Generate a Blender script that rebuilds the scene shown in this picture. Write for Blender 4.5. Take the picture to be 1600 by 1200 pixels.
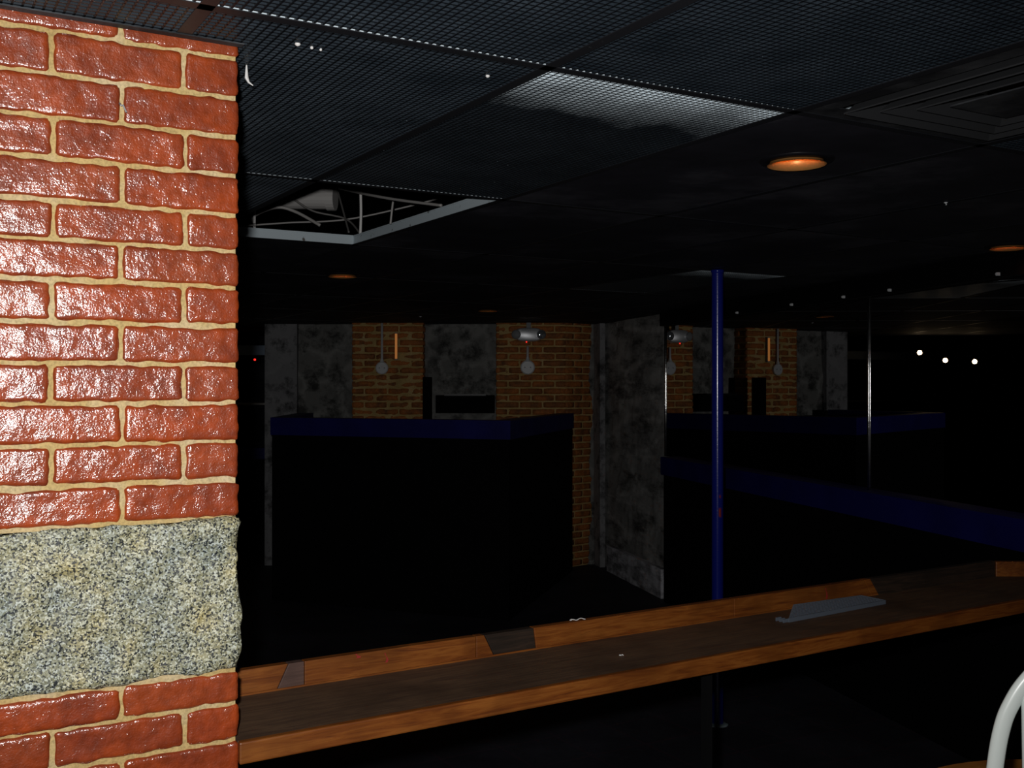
import bpy, bmesh, math, random
from mathutils import Vector, Matrix, noise
random.seed(7)
# ---------------------------------------------------------------- camera, world, flash
S = bpy.context.scene
for o in list(bpy.data.objects):
    bpy.data.objects.remove(o)
COL = S.collection
F = 1660.0                      # focal length in pixels of a 1600 px wide frame
EYE = 1.675
HOR = 602.0
cam = bpy.data.cameras.new('camera')
cam.sensor_fit = 'HORIZONTAL'
cam.sensor_width = 36.0
cam.lens = 36.0 * F / 1600.0
cam.clip_start = 0.05
camo = bpy.data.objects.new('camera', cam)
COL.objects.link(camo)
camo.location = (0, 0, EYE)
camo.rotation_euler = (math.radians(90) + math.atan((HOR - 600) / F), 0, 0)
S.camera = camo

w = bpy.data.worlds.new('dark_world')
S.world = w
w.use_nodes = True
w.node_tree.nodes['Background'].inputs[0].default_value = (0.6, 0.7, 1, 1)
w.node_tree.nodes['Background'].inputs[1].default_value = 0.0

fl = bpy.data.lights.new('camera_flash', 'SPOT')
fl.energy = 180
fl.spot_size = math.radians(112)
fl.spot_blend = 1.0
fl.shadow_soft_size = 0.018
fl.color = (1.0, 0.98, 0.96)
flo = bpy.data.objects.new('camera_flash', fl)
COL.objects.link(flo)
flo.location = (-0.045, 0.0, EYE + 0.07)
flo.rotation_euler = (math.radians(91.5), 0, math.radians(8))

S.view_settings.view_transform = 'Standard'
S.view_settings.look = 'None'
S.view_settings.gamma = 1
S.view_settings.use_curve_mapping = False
S.view_settings.exposure = 0.0
S.cycles.caustics_reflective = False
S.cycles.caustics_refractive = False

# ---------------------------------------------------------------- frames
YAW = math.radians(30.4)
CA, SA = math.cos(YAW), math.sin(YAW)
CEIL = EYE + 0.572
DECK = CEIL + 0.62
A = Vector((-SA, CA, 0)); B = Vector((CA, SA, 0)); Z = Vector((0, 0, 1))
def E(a, b, z=0.0): return A * a + B * b + Z * z
NR = Vector((math.sin(math.radians(76)), math.cos(math.radians(76)), 0))   # right wall: points with NR.p = c
TR = Vector((NR.y, -NR.x, 0))                                             # along the right wall, towards the viewer
CW = 3.22
def P(x, d, z=0.0): return Vector(((x - 800) / F * d, d, z))
def onwall(x, c):                                                          # point of the plane NR.p = c seen at column x
    u = (x - 800) / F
    d = c / (NR.x * u + NR.y)
    return Vector((u * d, d, 0))
def reflect(p, c=3.19):
    q = Vector((p.x, p.y, 0))
    q = q + NR * (2 * (c - NR.dot(q)))
    q.z = p.z
    return q

# ---------------------------------------------------------------- mesh builder
class MB:
    def __init__(s): s.v = []; s.f = []; s.m = []
    def add(s, vs, fs, m=0):
        k = len(s.v); s.v += [tuple(v) for v in vs]
        s.f += [tuple(i + k for i in f) for f in fs]; s.m += [m] * len(fs)
        return s
    def box(s, o, u, v, w_, m=0):
        o, u, v, w_ = Vector(o), Vector(u), Vector(v), Vector(w_)
        if u.cross(v).dot(w_) < 0: u, v = v, u
        p = [o, o + u, o + u + v, o + v, o + w_, o + u + w_, o + u + v + w_, o + v + w_]
        return s.add(p, [(3, 2, 1, 0), (4, 5, 6, 7), (0, 1, 5, 4), (1, 2, 6, 5), (2, 3, 7, 6), (3, 0, 4, 7)], m)
    def abox(s, x0, x1, y0, y1, z0, z1, m=0):
        return s.box((x0, y0, z0), (x1 - x0, 0, 0), (0, y1 - y0, 0), (0, 0, z1 - z0), m)
    def prism(s, pts, z0, z1, m=0):
        n = len(pts)
        ar = sum(pts[i][0] * pts[(i + 1) % n][1] - pts[(i + 1) % n][0] * pts[i][1] for i in range(n))
        if ar < 0: pts = pts[::-1]
        vs = [(p[0], p[1], z0) for p in pts] + [(p[0], p[1], z1) for p in pts]
        fs = [tuple(range(n))[::-1], tuple(range(n, 2 * n))]
        fs += [(i, (i + 1) % n, n + (i + 1) % n, n + i) for i in range(n)]
        return s.add(vs, fs, m)
    def tube(s, pts, r, seg=10, m=0, closed=True, flat=None):
        pts = [Vector(p) for p in pts]; n = len(pts)
        rs = r if isinstance(r, (list, tuple)) else [r] * n
        ref = None; vs = []
        for i, p in enumerate(pts):
            t = (pts[min(i + 1, n - 1)] - pts[max(i - 1, 0)]).normalized()
            if ref is None:
                ref = Vector((0, 0, 1)) if abs(t.z) < .9 else Vector((1, 0, 0))
                if flat is not None: ref = Vector(flat)
            a = (ref - t * ref.dot(t)).normalized(); b = t.cross(a); ref = a
            sy = 1.0 if flat is None else 0.62
            for k in range(seg):
                q = 2 * math.pi * k / seg
                vs.append(p + a * (math.cos(q) * rs[i] * sy) + b * (math.sin(q) * rs[i]))
        fs = []
        for i in range(n - 1):
            for k in range(seg):
                k2 = (k + 1) % seg
                fs.append((i * seg + k, i * seg + k2, (i + 1) * seg + k2, (i + 1) * seg + k))
        if closed:
            fs.append(tuple(range(seg))[::-1]); fs.append(tuple(range((n - 1) * seg, n * seg)))
        return s.add(vs, fs, m)
    def lathe(s, c, prof, seg=32, m=0, axis=None):
        c = Vector(c); ax = Vector(axis).normalized() if axis is not None else Z
        a = ax.orthogonal().normalized(); b = ax.cross(a)
        vs = []
        for (r, h) in prof:
            for k in range(seg):
                q = 2 * math.pi * k / seg
                vs.append(c + ax * h + a * (math.cos(q) * r) + b * (math.sin(q) * r))
        fs = []
        for i in range(len(prof) - 1):
            for k in range(seg):
                k2 = (k + 1) % seg
                fs.append((i * seg + k, i * seg + k2, (i + 1) * seg + k2, (i + 1) * seg + k))
        return s.add(vs, fs, m)
    def build(s, name, mats, parent=None, smooth=False, bevel=0, recalc=False):
        me = bpy.data.meshes.new(name)
        me.from_pydata(s.v, [], s.f)
        if not isinstance(mats, (list, tuple)): mats = [mats]
        for m in mats: me.materials.append(m)
        me.polygons.foreach_set('material_index', s.m)
        if recalc:
            bm = bmesh.new(); bm.from_mesh(me)
            bmesh.ops.recalc_face_normals(bm, faces=bm.faces); bm.to_mesh(me); bm.free()
        if smooth: me.polygons.foreach_set('use_smooth', [True] * len(me.polygons))
        me.update()
        o = bpy.data.objects.new(name, me); COL.objects.link(o)
        if parent is not None:
            o.parent = parent
            o.matrix_parent_inverse = Matrix.Translation(parent.location).inverted()
        if bevel:
            b = o.modifiers.new('bevel', 'BEVEL'); b.width = bevel; b.segments = 2; b.limit_method = 'ANGLE'
        return o
def tag(o, label=None, cat=None, group=None, kind=None):
    if label: o['label'] = label
    if cat: o['category'] = cat
    if group: o['group'] = group
    if kind: o['kind'] = kind
    return o
def thing(name, loc, label, cat, group=None, kind=None):
    o = bpy.data.objects.new(name, None); COL.objects.link(o)
    o.location = loc; o.empty_display_size = .1
    return tag(o, label, cat, group, kind)

# ---------------------------------------------------------------- materials
def mat(name, col=(.5, .5, .5), rough=.6, metal=0.0, spec=.5, emit=None, es=0):
    m = bpy.data.materials.new(name); m.use_nodes = True
    b = m.node_tree.nodes['Principled BSDF']
    b.inputs['Base Color'].default_value = (*col, 1)
    b.inputs['Roughness'].default_value = rough
    b.inputs['Metallic'].default_value = metal
    b.inputs['Specular IOR Level'].default_value = spec
    if emit:
        b.inputs['Emission Color'].default_value = (*emit, 1); b.inputs['Emission Strength'].default_value = es
    return m
class N:
    def __init__(s, m): s.t = m.node_tree; s.b = s.t.nodes['Principled BSDF']; s.co = s.t.nodes.new('ShaderNodeTexCoord').outputs['Object']
    def n(s, typ, **kw):
        x = s.t.nodes.new(typ)
        for k, v in kw.items():
            if k in x.inputs: x.inputs[k].default_value = v
            else: setattr(x, k, v)
        return x
    def l(s, a, b): s.t.links.new(a, b)
    def map(s, scale=(1, 1, 1), rot=(0, 0, 0)):
        x = s.n('ShaderNodeMapping'); x.inputs['Scale'].default_value = scale; x.inputs['Rotation'].default_value = rot
        s.l(s.co, x.inputs[0]); return x.outputs[0]
    def per_object(s):
        oi = s.n('ShaderNodeObjectInfo'); x = s.n('ShaderNodeVectorMath', operation='ADD')
        s.l(s.co, x.inputs[0]); s.l(oi.outputs['Location'], x.inputs[1]); s.co0 = s.co; s.co = x.outputs[0]
    def noise(s, scale, detail=4, rough=.55, vec=None, out='Fac'):
        x = s.n('ShaderNodeTexNoise', Scale=scale, Detail=detail, Roughness=rough)
        s.l(vec if vec is not None else s.co, x.inputs['Vector']); return x.outputs[out]
    def ramp(s, fac, stops, interp='LINEAR'):
        x = s.n('ShaderNodeValToRGB'); r = x.color_ramp; r.interpolation = interp
        while len(r.elements) < len(stops): r.elements.new(.5)
        for e, (p, c) in zip(r.elements, stops):
            e.position = p; e.color = (*c, 1) if len(c) == 3 else c
        s.l(fac, x.inputs[0]); return x.outputs[0]
    def mix(s, fac, a, b, typ='MIX'):
        x = s.n('ShaderNodeMix', data_type='RGBA', blend_type=typ)
        for v, i in ((fac, 0), (a, 6), (b, 7)):
            if isinstance(v, (int, float)): x.inputs[i].default_value = v
            elif isinstance(v, tuple): x.inputs[i].default_value = (*v, 1)
            else: s.l(v, x.inputs[i])
        return x.outputs[2]
    def bump(s, h, dist, strength=1, prev=None):
        x = s.n('ShaderNodeBump', Distance=dist, Strength=strength); s.l(h, x.inputs['Height'])
        if prev is not None: s.l(prev, x.inputs['Normal'])
        return x.outputs[0]
    def color(s, c): s.l(c, s.b.inputs['Base Color'])
    def normal(s, c): s.l(c, s.b.inputs['Normal'])
    def rough(s, c): s.l(c, s.b.inputs['Roughness'])

def brick_mat(name, c1, c2, dark, rough, spec, bumpy=True):
    m = mat(name, c1, rough, 0, spec); q = N(m)
    isl = q.n('ShaderNodeNewGeometry').outputs['Random Per Island']
    base = q.ramp(isl, [(0, c1), (.45, c2), (.8, c1), (1, tuple(.72 * v for v in c2))])
    blot = q.ramp(q.noise(14, 5), [(.42, (0, 0, 0)), (.72, (1, 1, 1))])
    col = q.mix(blot, base, dark)
    fine = q.ramp(q.noise(60, 5), [(.35, (.78, .78, .78)), (.65, (1.12, 1.12, 1.12))])
    q.color(q.mix(1.0, col, fine, 'MULTIPLY'))
    if bumpy:
        n1 = q.bump(q.noise(34, 4), .0035, .9)
        n2 = q.bump(q.noise(330, 2, .6), .00068, 1.0, n1)
        q.normal(n2)
        q.b.inputs['Coat Weight'].default_value = 1.0
        q.b.inputs['Coat Roughness'].default_value = .15
        q.b.inputs['Coat IOR'].default_value = 1.65
        q.l(n2, q.b.inputs['Coat Normal'])
    else:
        q.normal(q.bump(q.noise(60, 4), .004, .6))
    return m
M = {}
M['brick'] = brick_mat('glazed_red_brick', (.30, .044, .007), (.27, .046, .010), (.17, .027, .009), .5, .2)
M['old_brick'] = brick_mat('old_brick', (.54, .175, .042), (.42, .15, .045), (.17, .075, .03), .7, .25, False)
def mortar_mat(name, c1, c2, c3):
    m = mat(name, c1, .85, 0, .2); q = N(m)
    c = q.ramp(q.noise(9, 6), [(.3, c2), (.5, c1), (.72, c3)])
    q.color(q.mix(1.0, c, q.ramp(q.noise(240, 3), [(.3, (.7, .7, .7)), (.6, (1.05, 1.05, 1.05))]), 'MULTIPLY'))
    q.normal(q.bump(q.noise(160, 4), .002, .7)); return m
M['mortar'] = mortar_mat('tan_mortar', (.46, .335, .140), (.40, .28, .11), (.52, .42, .26))
M['old_mortar'] = mortar_mat('old_mortar', (.60, .41, .16), (.46, .32, .12), (.68, .50, .24))

m = M['granite'] = mat('granite', (.3, .3, .25), .5, 0, .45); q = N(m)
wob = q.n('ShaderNodeVectorMath', operation='ADD'); q.l(q.co, wob.inputs[0])
nz = q.n('ShaderNodeTexNoise', Scale=260, Detail=2); q.l(q.co, nz.inputs[0])
sc = q.n('ShaderNodeVectorMath', operation='SCALE'); sc.inputs['Scale'].default_value = .0035; q.l(nz.outputs['Color'], sc.inputs[0])
q.l(sc.outputs[0], wob.inputs[1])
vo = q.n('ShaderNodeTexVoronoi', Scale=400); q.l(wob.outputs[0], vo.inputs['Vector'])
sp = q.n('ShaderNodeSeparateColor'); q.l(vo.outputs['Color'], sp.inputs[0])
grain = q.ramp(sp.outputs[0], [(0, (.012, .014, .018)), (.20, (.03, .034, .036)), (.27, (.16, .16, .12)), (.46, (.28, .265, .16)), (.68, (.36, .35, .26)), (.86, (.55, .56, .48)), (1, (.62, .62, .55))])
tint = q.ramp(q.noise(16, 4), [(.35, (.70, .78, .86)), (.55, (.88, .88, .78)), (.72, (.98, .86, .54))])
q.color(q.mix(1.0, grain, tint, 'MULTIPLY'))
q.normal(q.bump(sp.outputs[1], .0009, .8, q.bump(q.noise(70, 5), .006, .8)))

def wood_mat(name, c1, c2, c3, rough, spec):
    m = mat(name, c1, rough, 0, spec); q = N(m)
    rot = q.map((1, 1, 1), (0, 0, -math.radians(32.2)))
    mp = q.n('ShaderNodeMapping'); mp.inputs['Scale'].default_value = (1.9, 20, 26); q.l(rot, mp.inputs[0])
    nd = q.n('ShaderNodeTexNoise', Scale=3.2, Detail=7, Roughness=.62, Distortion=1.3); q.l(mp.outputs[0], nd.inputs[0]); g = nd.outputs[0]
    c = q.ramp(g, [(.28, c3), (.45, c1), (.62, c2), (.78, c3)])
    q.color(q.mix(q.ramp(q.noise(5, 3), [(.48, (0, 0, 0)), (.75, (1, 1, 1))]), c, tuple(v * .55 for v in c1)))
    q.normal(q.bump(g, .0012, .5)); return m
M['wood'] = wood_mat('varnished_wood', (.155, .043, .0065), (.22, .072, .012), (.075, .018, .004), .45, .35)
M['wood_dark'] = wood_mat('worn_dark_wood', (.080, .046, .028), (.11, .064, .036), (.05, .028, .02), .65, .2)
M['wood_shade_grey'] = wood_mat('grey_shaded_wood', (.085, .048, .038), (.11, .062, .048), (.05, .028, .022), .6, .25)  # back board shadow put into the wood colour
M['wood_shade_dark'] = wood_mat('dark_shaded_wood', (.020, .013, .009), (.034, .020, .013), (.010, .007, .005), .6, .25)  # deeper back board shade, painted in as wood colour
M['wood_table'] = wood_mat('orange_table_wood', (.62, .24, .05), (.7, .3, .07), (.45, .15, .03), .4, .4)

def stone_mat(name, pale, mid, dark, along=False):
    m = mat(name, mid, .85, 0, .2); q = N(m)
    if along:       # courses run along the right wall
        rot = q.map((1, 1, 1), (0, 0, math.radians(76))); mp = q.n('ShaderNodeMapping'); mp.inputs['Scale'].default_value = (.32, 1, 1)
        q.l(rot, mp.inputs[0]); q.co = mp.outputs[0]
    big = q.noise(1.7, 8, .68)
    c = q.ramp(big, [(.33, dark), (.47, mid), (.58, mid), (.68, pale)])
    vor = q.n('ShaderNodeTexVoronoi', Scale=3.4, feature='DISTANCE_TO_EDGE')
    wv = q.n('ShaderNodeVectorMath', operation='ADD'); q.l(q.co, wv.inputs[0])
    nn = q.n('ShaderNodeTexNoise', Scale=3, Detail=4); q.l(q.co, nn.inputs[0])
    s2 = q.n('ShaderNodeVectorMath', operation='SCALE'); s2.inputs['Scale'].default_value = .35; q.l(nn.outputs['Color'], s2.inputs[0])
    q.l(s2.outputs[0], wv.inputs[1]); q.l(wv.outputs[0], vor.inputs['Vector'])
    edge = q.ramp(vor.outputs['Distance'], [(.02, (1, 1, 1)), (.13, (0, 0, 0))])
    c = q.mix(edge, c, q.mix(.5, c, pale))
    spots = q.ramp(q.noise(6.5, 6, .7), [(.36, (.25, .25, .25)), (.52, (1, 1, 1))])
    q.color(q.mix(1.0, c, spots, 'MULTIPLY'))
    q.normal(q.bump(q.noise(9, 8, .7), .02, .8)); return m
M['stone'] = stone_mat('rough_plastered_stone', (.36, .36, .345), (.20, .20, .19), (.07, .07, .07))
M['stone_right'] = stone_mat('rough_plastered_side_stone', (.62, .61, .59), (.33, .33, .32), (.10, .10, .10), True)
M['plinth'] = stone_mat('pale_plinth', (.75, .75, .80), (.66, .66, .71), (.5, .5, .54), True)
M['cement'] = stone_mat('pale_cement', (.34, .34, .35), (.27, .27, .28), (.2, .2, .21))

m = M['floor'] = mat('dark_floor', (.02, .02, .026), .65, 0, .25); q = N(m)
mp = q.map((1, 1, 1), (0, 0, -YAW))
br = q.n('ShaderNodeTexBrick', offset=0.0, Scale=1.0)
br.inputs['Color1'].default_value = (.016, .016, .022, 1); br.inputs['Color2'].default_value = (.024, .024, .034, 1)
br.inputs['Mortar'].default_value = (.035, .02, .03, 1); br.inputs['Mortar Size'].default_value = .006
br.inputs['Brick Width'].default_value = .305; br.inputs['Row Height'].default_value = .305
q.l(mp, br.inputs[0])
dust = q.ramp(q.noise(1.6, 7, .65), [(.45, (0, 0, 0)), (.8, (.35, .35, .35))])
q.color(q.mix(dust, br.outputs[0], (.10, .10, .13)))
q.normal(q.bump(q.noise(40, 4), .003, .5))

M['black'] = mat('matte_black', (.003, .003, .0035), .8, 0, .08)
M['black_metal'] = mat('black_metal', (.006, .006, .008), .4, .0, .4)
m = M['panel'] = mat('black_painted_panel', (.0025, .0025, .003), .75, 0, .08); q = N(m)
q.normal(q.bump(q.noise(30, 3), .001, .4))
m = M['cap'] = mat('blue_painted_wood', (.016, .018, .33), .55, 0, .3); q = N(m)
q.color(q.ramp(q.noise(5, 5), [(.3, (.005, .005, .09)), (.7, (.008, .009, .135))]))
m = M['pole'] = mat('glossy_blue_paint', (.012, .022, .36), .2, 0, .6); q = N(m)
q.color(q.mix(q.ramp(q.noise(11, 3), [(.70, (0, 0, 0)), (.74, (1, 1, 1))]), (.007, .014, .20), (.30, .02, .05)))
q.normal(q.bump(q.noise(120, 3), .0006, .5))
M['bead'] = mat('pale_bead', (.20, .27, .29), .5)
M['chrome'] = mat('chrome', (.95, .95, .95), .22, 1.0); q = N(M['chrome']); q.normal(q.bump(q.noise(70, 4), .0022, .6))
M['mirror'] = mat('mirror_glass', (.80, .80, .80), .0, 1.0)
M['lamp_body'] = mat('satin_white_housing', (.90, .92, .95), .45, .85, .5)
M['white_plastic'] = mat('white_plastic', (.62, .64, .66), .4, 0, .5)
M['grey_metal'] = mat('dull_grey_metal', (.26, .27, .28), .6, 0, .4)
M['glass_lamp'] = mat('clear_lamp_lens', (.75, .8, .85), .08, .85)
m = M['chair'] = mat('white_enamel', (.70, .76, .73), .3, 0, .5); q = N(m)
q.color(q.mix(q.ramp(q.noise(38, 2), [(.74, (0, 0, 0)), (.76, (1, 1, 1))]), (.70, .76, .73), (.42, .28, .26)))
M['paper'] = mat('white_paper', (.62, .61, .60), .8)
M['red_paint'] = mat('red_paint', (.24, .012, .010), .6)
m = M['tbar'] = mat('black_painted_bar', (.012, .013, .016), .5, 0, .4); q = N(m)
q.color(q.mix(q.ramp(q.noise(55, 4), [(.70, (0, 0, 0)), (.78, (1, 1, 1))]), (.010, .011, .014), (.05, .055, .06)))
m = M['tweb'] = mat('white_steel_web', (.46, .52, .56), .45, 0, .4); q = N(m)
q.color(q.mix(q.ramp(q.noise(30, 5), [(.66, (0, 0, 0)), (.72, (1, 1, 1))]), (.44, .51, .55), (.10, .09, .08)))
def grille_mat(name, worn):  # worn: darker base with a paler strip along one edge
    m = mat(name, (.03, .035, .042), .38, 0, .45); q = N(m); q.per_object()
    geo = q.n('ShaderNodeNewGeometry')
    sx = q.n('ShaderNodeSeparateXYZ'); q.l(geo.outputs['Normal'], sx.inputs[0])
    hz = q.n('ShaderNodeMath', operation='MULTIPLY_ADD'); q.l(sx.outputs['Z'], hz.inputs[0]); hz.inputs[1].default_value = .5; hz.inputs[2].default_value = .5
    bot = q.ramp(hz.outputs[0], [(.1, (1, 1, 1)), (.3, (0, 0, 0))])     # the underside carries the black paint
    base = q.ramp(q.noise(7, 5), [(.35, tuple(v * (.5 if worn else 1) for v in (.008, .0125, .0175))), (.7, tuple(v * (.5 if worn else 1) for v in (.021, .0285, .037)))])
    chips = q.ramp(q.noise(85, 3, .6), [(.72, (0, 0, 0)), (.77, (1, 1, 1))])
    base = q.mix(chips, base, (.11, .13, .15))
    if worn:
        # panel turns paler along the strip next to the bar (object space: x = along B, y = along A)
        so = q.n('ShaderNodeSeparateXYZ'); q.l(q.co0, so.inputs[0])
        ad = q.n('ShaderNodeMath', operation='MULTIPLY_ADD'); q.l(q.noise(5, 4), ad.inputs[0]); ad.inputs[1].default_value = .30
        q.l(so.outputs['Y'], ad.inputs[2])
        pale_strip = q.ramp(ad.outputs[0], [(.16, (1, 1, 1)), (.27, (.35, .35, .35)), (.42, (0, 0, 0))])
        base = q.mix(pale_strip, base, (.52, .60, .65))
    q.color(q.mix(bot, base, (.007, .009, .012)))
    return m
M['grille'] = grille_mat('black_eggcrate', False)
M['grille_pale_edge'] = grille_mat('pale_edged_eggcrate', True)
m = M['tile'] = mat('black_painted_tile', (.008, .008, .011), .75, 0, .2); q = N(m); q.per_object()
q.color(q.ramp(q.noise(1.9, 6, .62), [(.35, (.008, .008, .013)), (.52, (.018, .018, .026)), (.72, (.07, .07, .085))]))
q.normal(q.bump(q.noise(120, 3), .001, .5))
M['dusty'] = mat('dusty_black_metal', (.030, .032, .038), .6, 0, .3); q = N(M['dusty']); q.color(q.ramp(q.noise(4, 6, .65), [(.45, (.007, .008, .010)), (.75, (.06, .064, .07))]))
M['duct_blue'] = mat('pale_blue_duct', (.26, .34, .46), .6)
M['louvre'] = mat('dusty_louvre', (.020, .021, .023), .6, 0, .3)
M['duct'] = mat('pale_duct', (.36, .35, .34), .6)
M['copper'] = mat('copper_reflector', (.72, .33, .10), .4, .35)
M['bulb'] = mat('warm_bulb', (1, .7, .4), .4, 0, .5, (1, .52, .18), 24.0)
M['spot'] = mat('warm_spot', (1, .8, .5), .4, 0, .5, (1, .72, .42), 20.0)
M['amber'] = mat('amber_tube', (.5, .2, .05), .4, 0, .5, (1, .36, .08), .22)
M['amber_dim'] = mat('amber_lamp', (.3, .1, .03), .4, 0, .5, (1, .30, .06), .09)
M['led'] = mat('red_led', (.5, .02, .02), .4, 0, .5, (1, .03, .02), 1.2)

# ---------------------------------------------------------------- masonry helpers
def rand_brick(mb, o, u, n, s0, s1, z0, z1, depth, res, amp, rnd):
    """one brick: o + u*s + Z*z is the face plane, n points out of the wall"""
    nx = max(3, int((s1 - s0) / res)); nz = max(3, int((z1 - z0) / res))
    seed = Vector((random.uniform(0, 90), random.uniform(0, 90), random.uniform(0, 90)))
    tilt = random.uniform(-.0015, .002)
    vs = []
    for j in range(nz + 1):
        for i in range(nx + 1):
            s = s0 + (s1 - s0) * i / nx; z = z0 + (z1 - z0) * j / nz
            es = min(s - s0, s1 - s); ez = min(z - z0, z1 - z)
            q = Vector((s, z, 0)) + seed
            h = amp * (noise.noise(q * 18) * .8 + noise.noise(q * 50) * .5 + noise.noise(q * 120) * .25) + tilt
            e = min(es, ez)
            if e < rnd: h -= rnd * .55 * (1 - e / rnd) ** 2
            js = noise.noise(q * 60 + Vector((7, 0, 0))) * .0030 * (1 if i in (0, nx) else 0)
            jz = noise.noise(q * 48 + Vector((0, 9, 0))) * .0036 * (1 if j in (0, nz) else 0)
            if (i in (0, nx)) and (j in (0, nz)):
                js += (.002 if i == 0 else -.002); jz += (.002 if j == 0 else -.002)
            vs.append(o + u * (s + js) + Z * (z + jz) + n * h)
    W = nx + 1
    fs = [(j * W + i, j * W + i + 1, (j + 1) * W + i + 1, (j + 1) * W + i) for j in range(nz) for i in range(nx)]
    ring = [i for i in range(W)] + [j * W + nx for j in range(1, nz + 1)] + [nz * W + i for i in range(nx - 1, -1, -1)] + [j * W for j in range(nz - 1, 0, -1)]
    k = len(vs)
    for r in ring:
        v = vs[r]; vs.append(v - n * (depth + (v - o).dot(n)))
    L = len(ring)
    fs += [(ring[(i + 1) % L], ring[i], k + i, k + (i + 1) % L) for i in range(L)]
    if u.cross(Z).dot(n) < 0: fs = [f[::-1] for f in fs]
    mb.add(vs, fs)
def grid_face(mb, o, u, n, s0, s1, z0, z1, res, amp, sc, drop=.0):
    nx = max(2, int((s1 - s0) / res)); nz = max(2, int((z1 - z0) / res)); vs = []
    for j in range(nz + 1):
        for i in range(nx + 1):
            s = s0 + (s1 - s0) * i / nx; z = z0 + (z1 - z0) * j / nz
            p = o + u * s + Z * z
            e = 1.0 if 0 < i < nx else .3
            h = amp * (noise.noise(p * sc) + .5 * noise.noise(p * sc * 2.7) + .3 * noise.noise(p * sc * 7)) * e
            vs.append(p + n * (h - drop))
    W = nx + 1
    fs = [(j * W + i, j * W + i + 1, (j + 1) * W + i + 1, (j + 1) * W + i) for j in range(nz) for i in range(nx)]
    if u.cross(Z).dot(n) < 0: fs = [f[::-1] for f in fs]
    mb.add(vs, fs)
def brick_face(mb, o, u, n, length, zs, bl, hl, gap, depth, res, amp, rnd, start=0, skip=None, table=None):
    for r in range(len(zs) - 1):
        z0, z1 = zs[r], zs[r + 1]
        if skip and skip[0] - .001 <= z0 < skip[1] - .002: continue
        odd = (r + start) % 2
        if table is not None:
            cuts = table(r, odd)
        else:
            cuts = [0.0]; s = hl if odd else bl
            while s < length - .05:
                cuts.append(s + random.uniform(-.004, .004)); s += bl
            cuts.append(length)
        for k in range(len(cuts) - 1):
            a0 = cuts[k] + (gap / 2 if k else 0); a1 = cuts[k + 1] - (gap / 2 if k < len(cuts) - 2 else 0)
            zz = random.uniform(-.0012, .0012)
            rand_brick(mb, o, u, n, a0, a1, z0 + gap / 2 + zz, z1 - gap / 2 + zz, depth, res, amp, rnd)

# ---------------------------------------------------------------- the room shell
floor = MB().abox(-6, 5.5, -1.2, 12.6, -.12, 0).build('floor', M['floor']); tag(floor, kind='structure')

# right wall (stone, later covered by mirrors and the low wall)
far = NR * CW - TR * (10.15 * 1 / 1.0 * .9705 - 0)       # far end, close to the rear corner
far = Vector((.80, (CW - NR.x * .80) / NR.y, 0))
LR = (far.y + 1.2) / -TR.y
mb = MB()
grid_face(mb, far, TR, -NR, 0, 2.4, 0, DECK, .06, .014, 2.2)
mb.box(far + NR * .05, TR * LR, NR * .25, Z * DECK)
wr = mb.build('wall_right', M['stone_right'], smooth=False); tag(wr, kind='structure')

# rear stone wall behind the columns, ends on the left in a squared edge
mb = MB()
grid_face(mb, Vector((-2.262, 9.95, 0)), Vector((1, 0, 0)), Vector((0, -1, 0)), 0, 3.3, 0, DECK, .06, .03, 2.0)
mb.abox(-2.262, 1.2, 9.99, 10.3, 0, DECK)
wb = mb.build('wall_back', M['stone']); tag(wb, kind='structure')
wl = MB(); grid_face(wl, Vector((-5.5, -1.2, 0)), Vector((0, 1, 0)), Vector((1, 0, 0)), 0, 13.6, 0, DECK, .12, .03, 2.0)
wl.abox(-5.8, -5.54, -1.2, 12.6, 0, DECK)
tag(wl.build('wall_left', M['stone']), kind='structure')
tag(MB().abox(-5.6, -2.0, 12.4, 12.6, 0, DECK).build('wall_end', M['tile']), kind='structure')
# squared pale edge of the rear wall
tag(MB().abox(-2.30, -2.0, 9.88, 9.96, 0, CEIL - .002).build('trim_1', M['cement']), kind='structure')
# cement strip in the rear corner and the pale plinth under the right wall
tag(MB().box(far + TR * .02 - NR * .07, TR * .30, NR * .05, Z * (CEIL - .002)).build('trim_2', M['cement']), kind='structure')
mb = MB(); grid_face(mb, far + TR * .52 - NR * .075, TR, -NR, 0, 1.28, .002, .235, .05, .008, 6)
mb.box(far + TR * .52 - NR * .07, TR * 1.28, NR * .05, Z * .23)
tag(mb.build('baseboard_right', M['plinth']), kind='structure')
# black soffit over the mirrors
ms0 = onwall(1040, 3.19)
SOFF = EYE + .465
sof = MB().box(ms0 - NR * .05, TR * 8.5, NR * .06, Z * (CEIL - .003 - SOFF)); sof.v = [(x, y, z + SOFF) for x, y, z in sof.v]
tag(sof.build('trim_3', M['black']), kind='structure')

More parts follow.
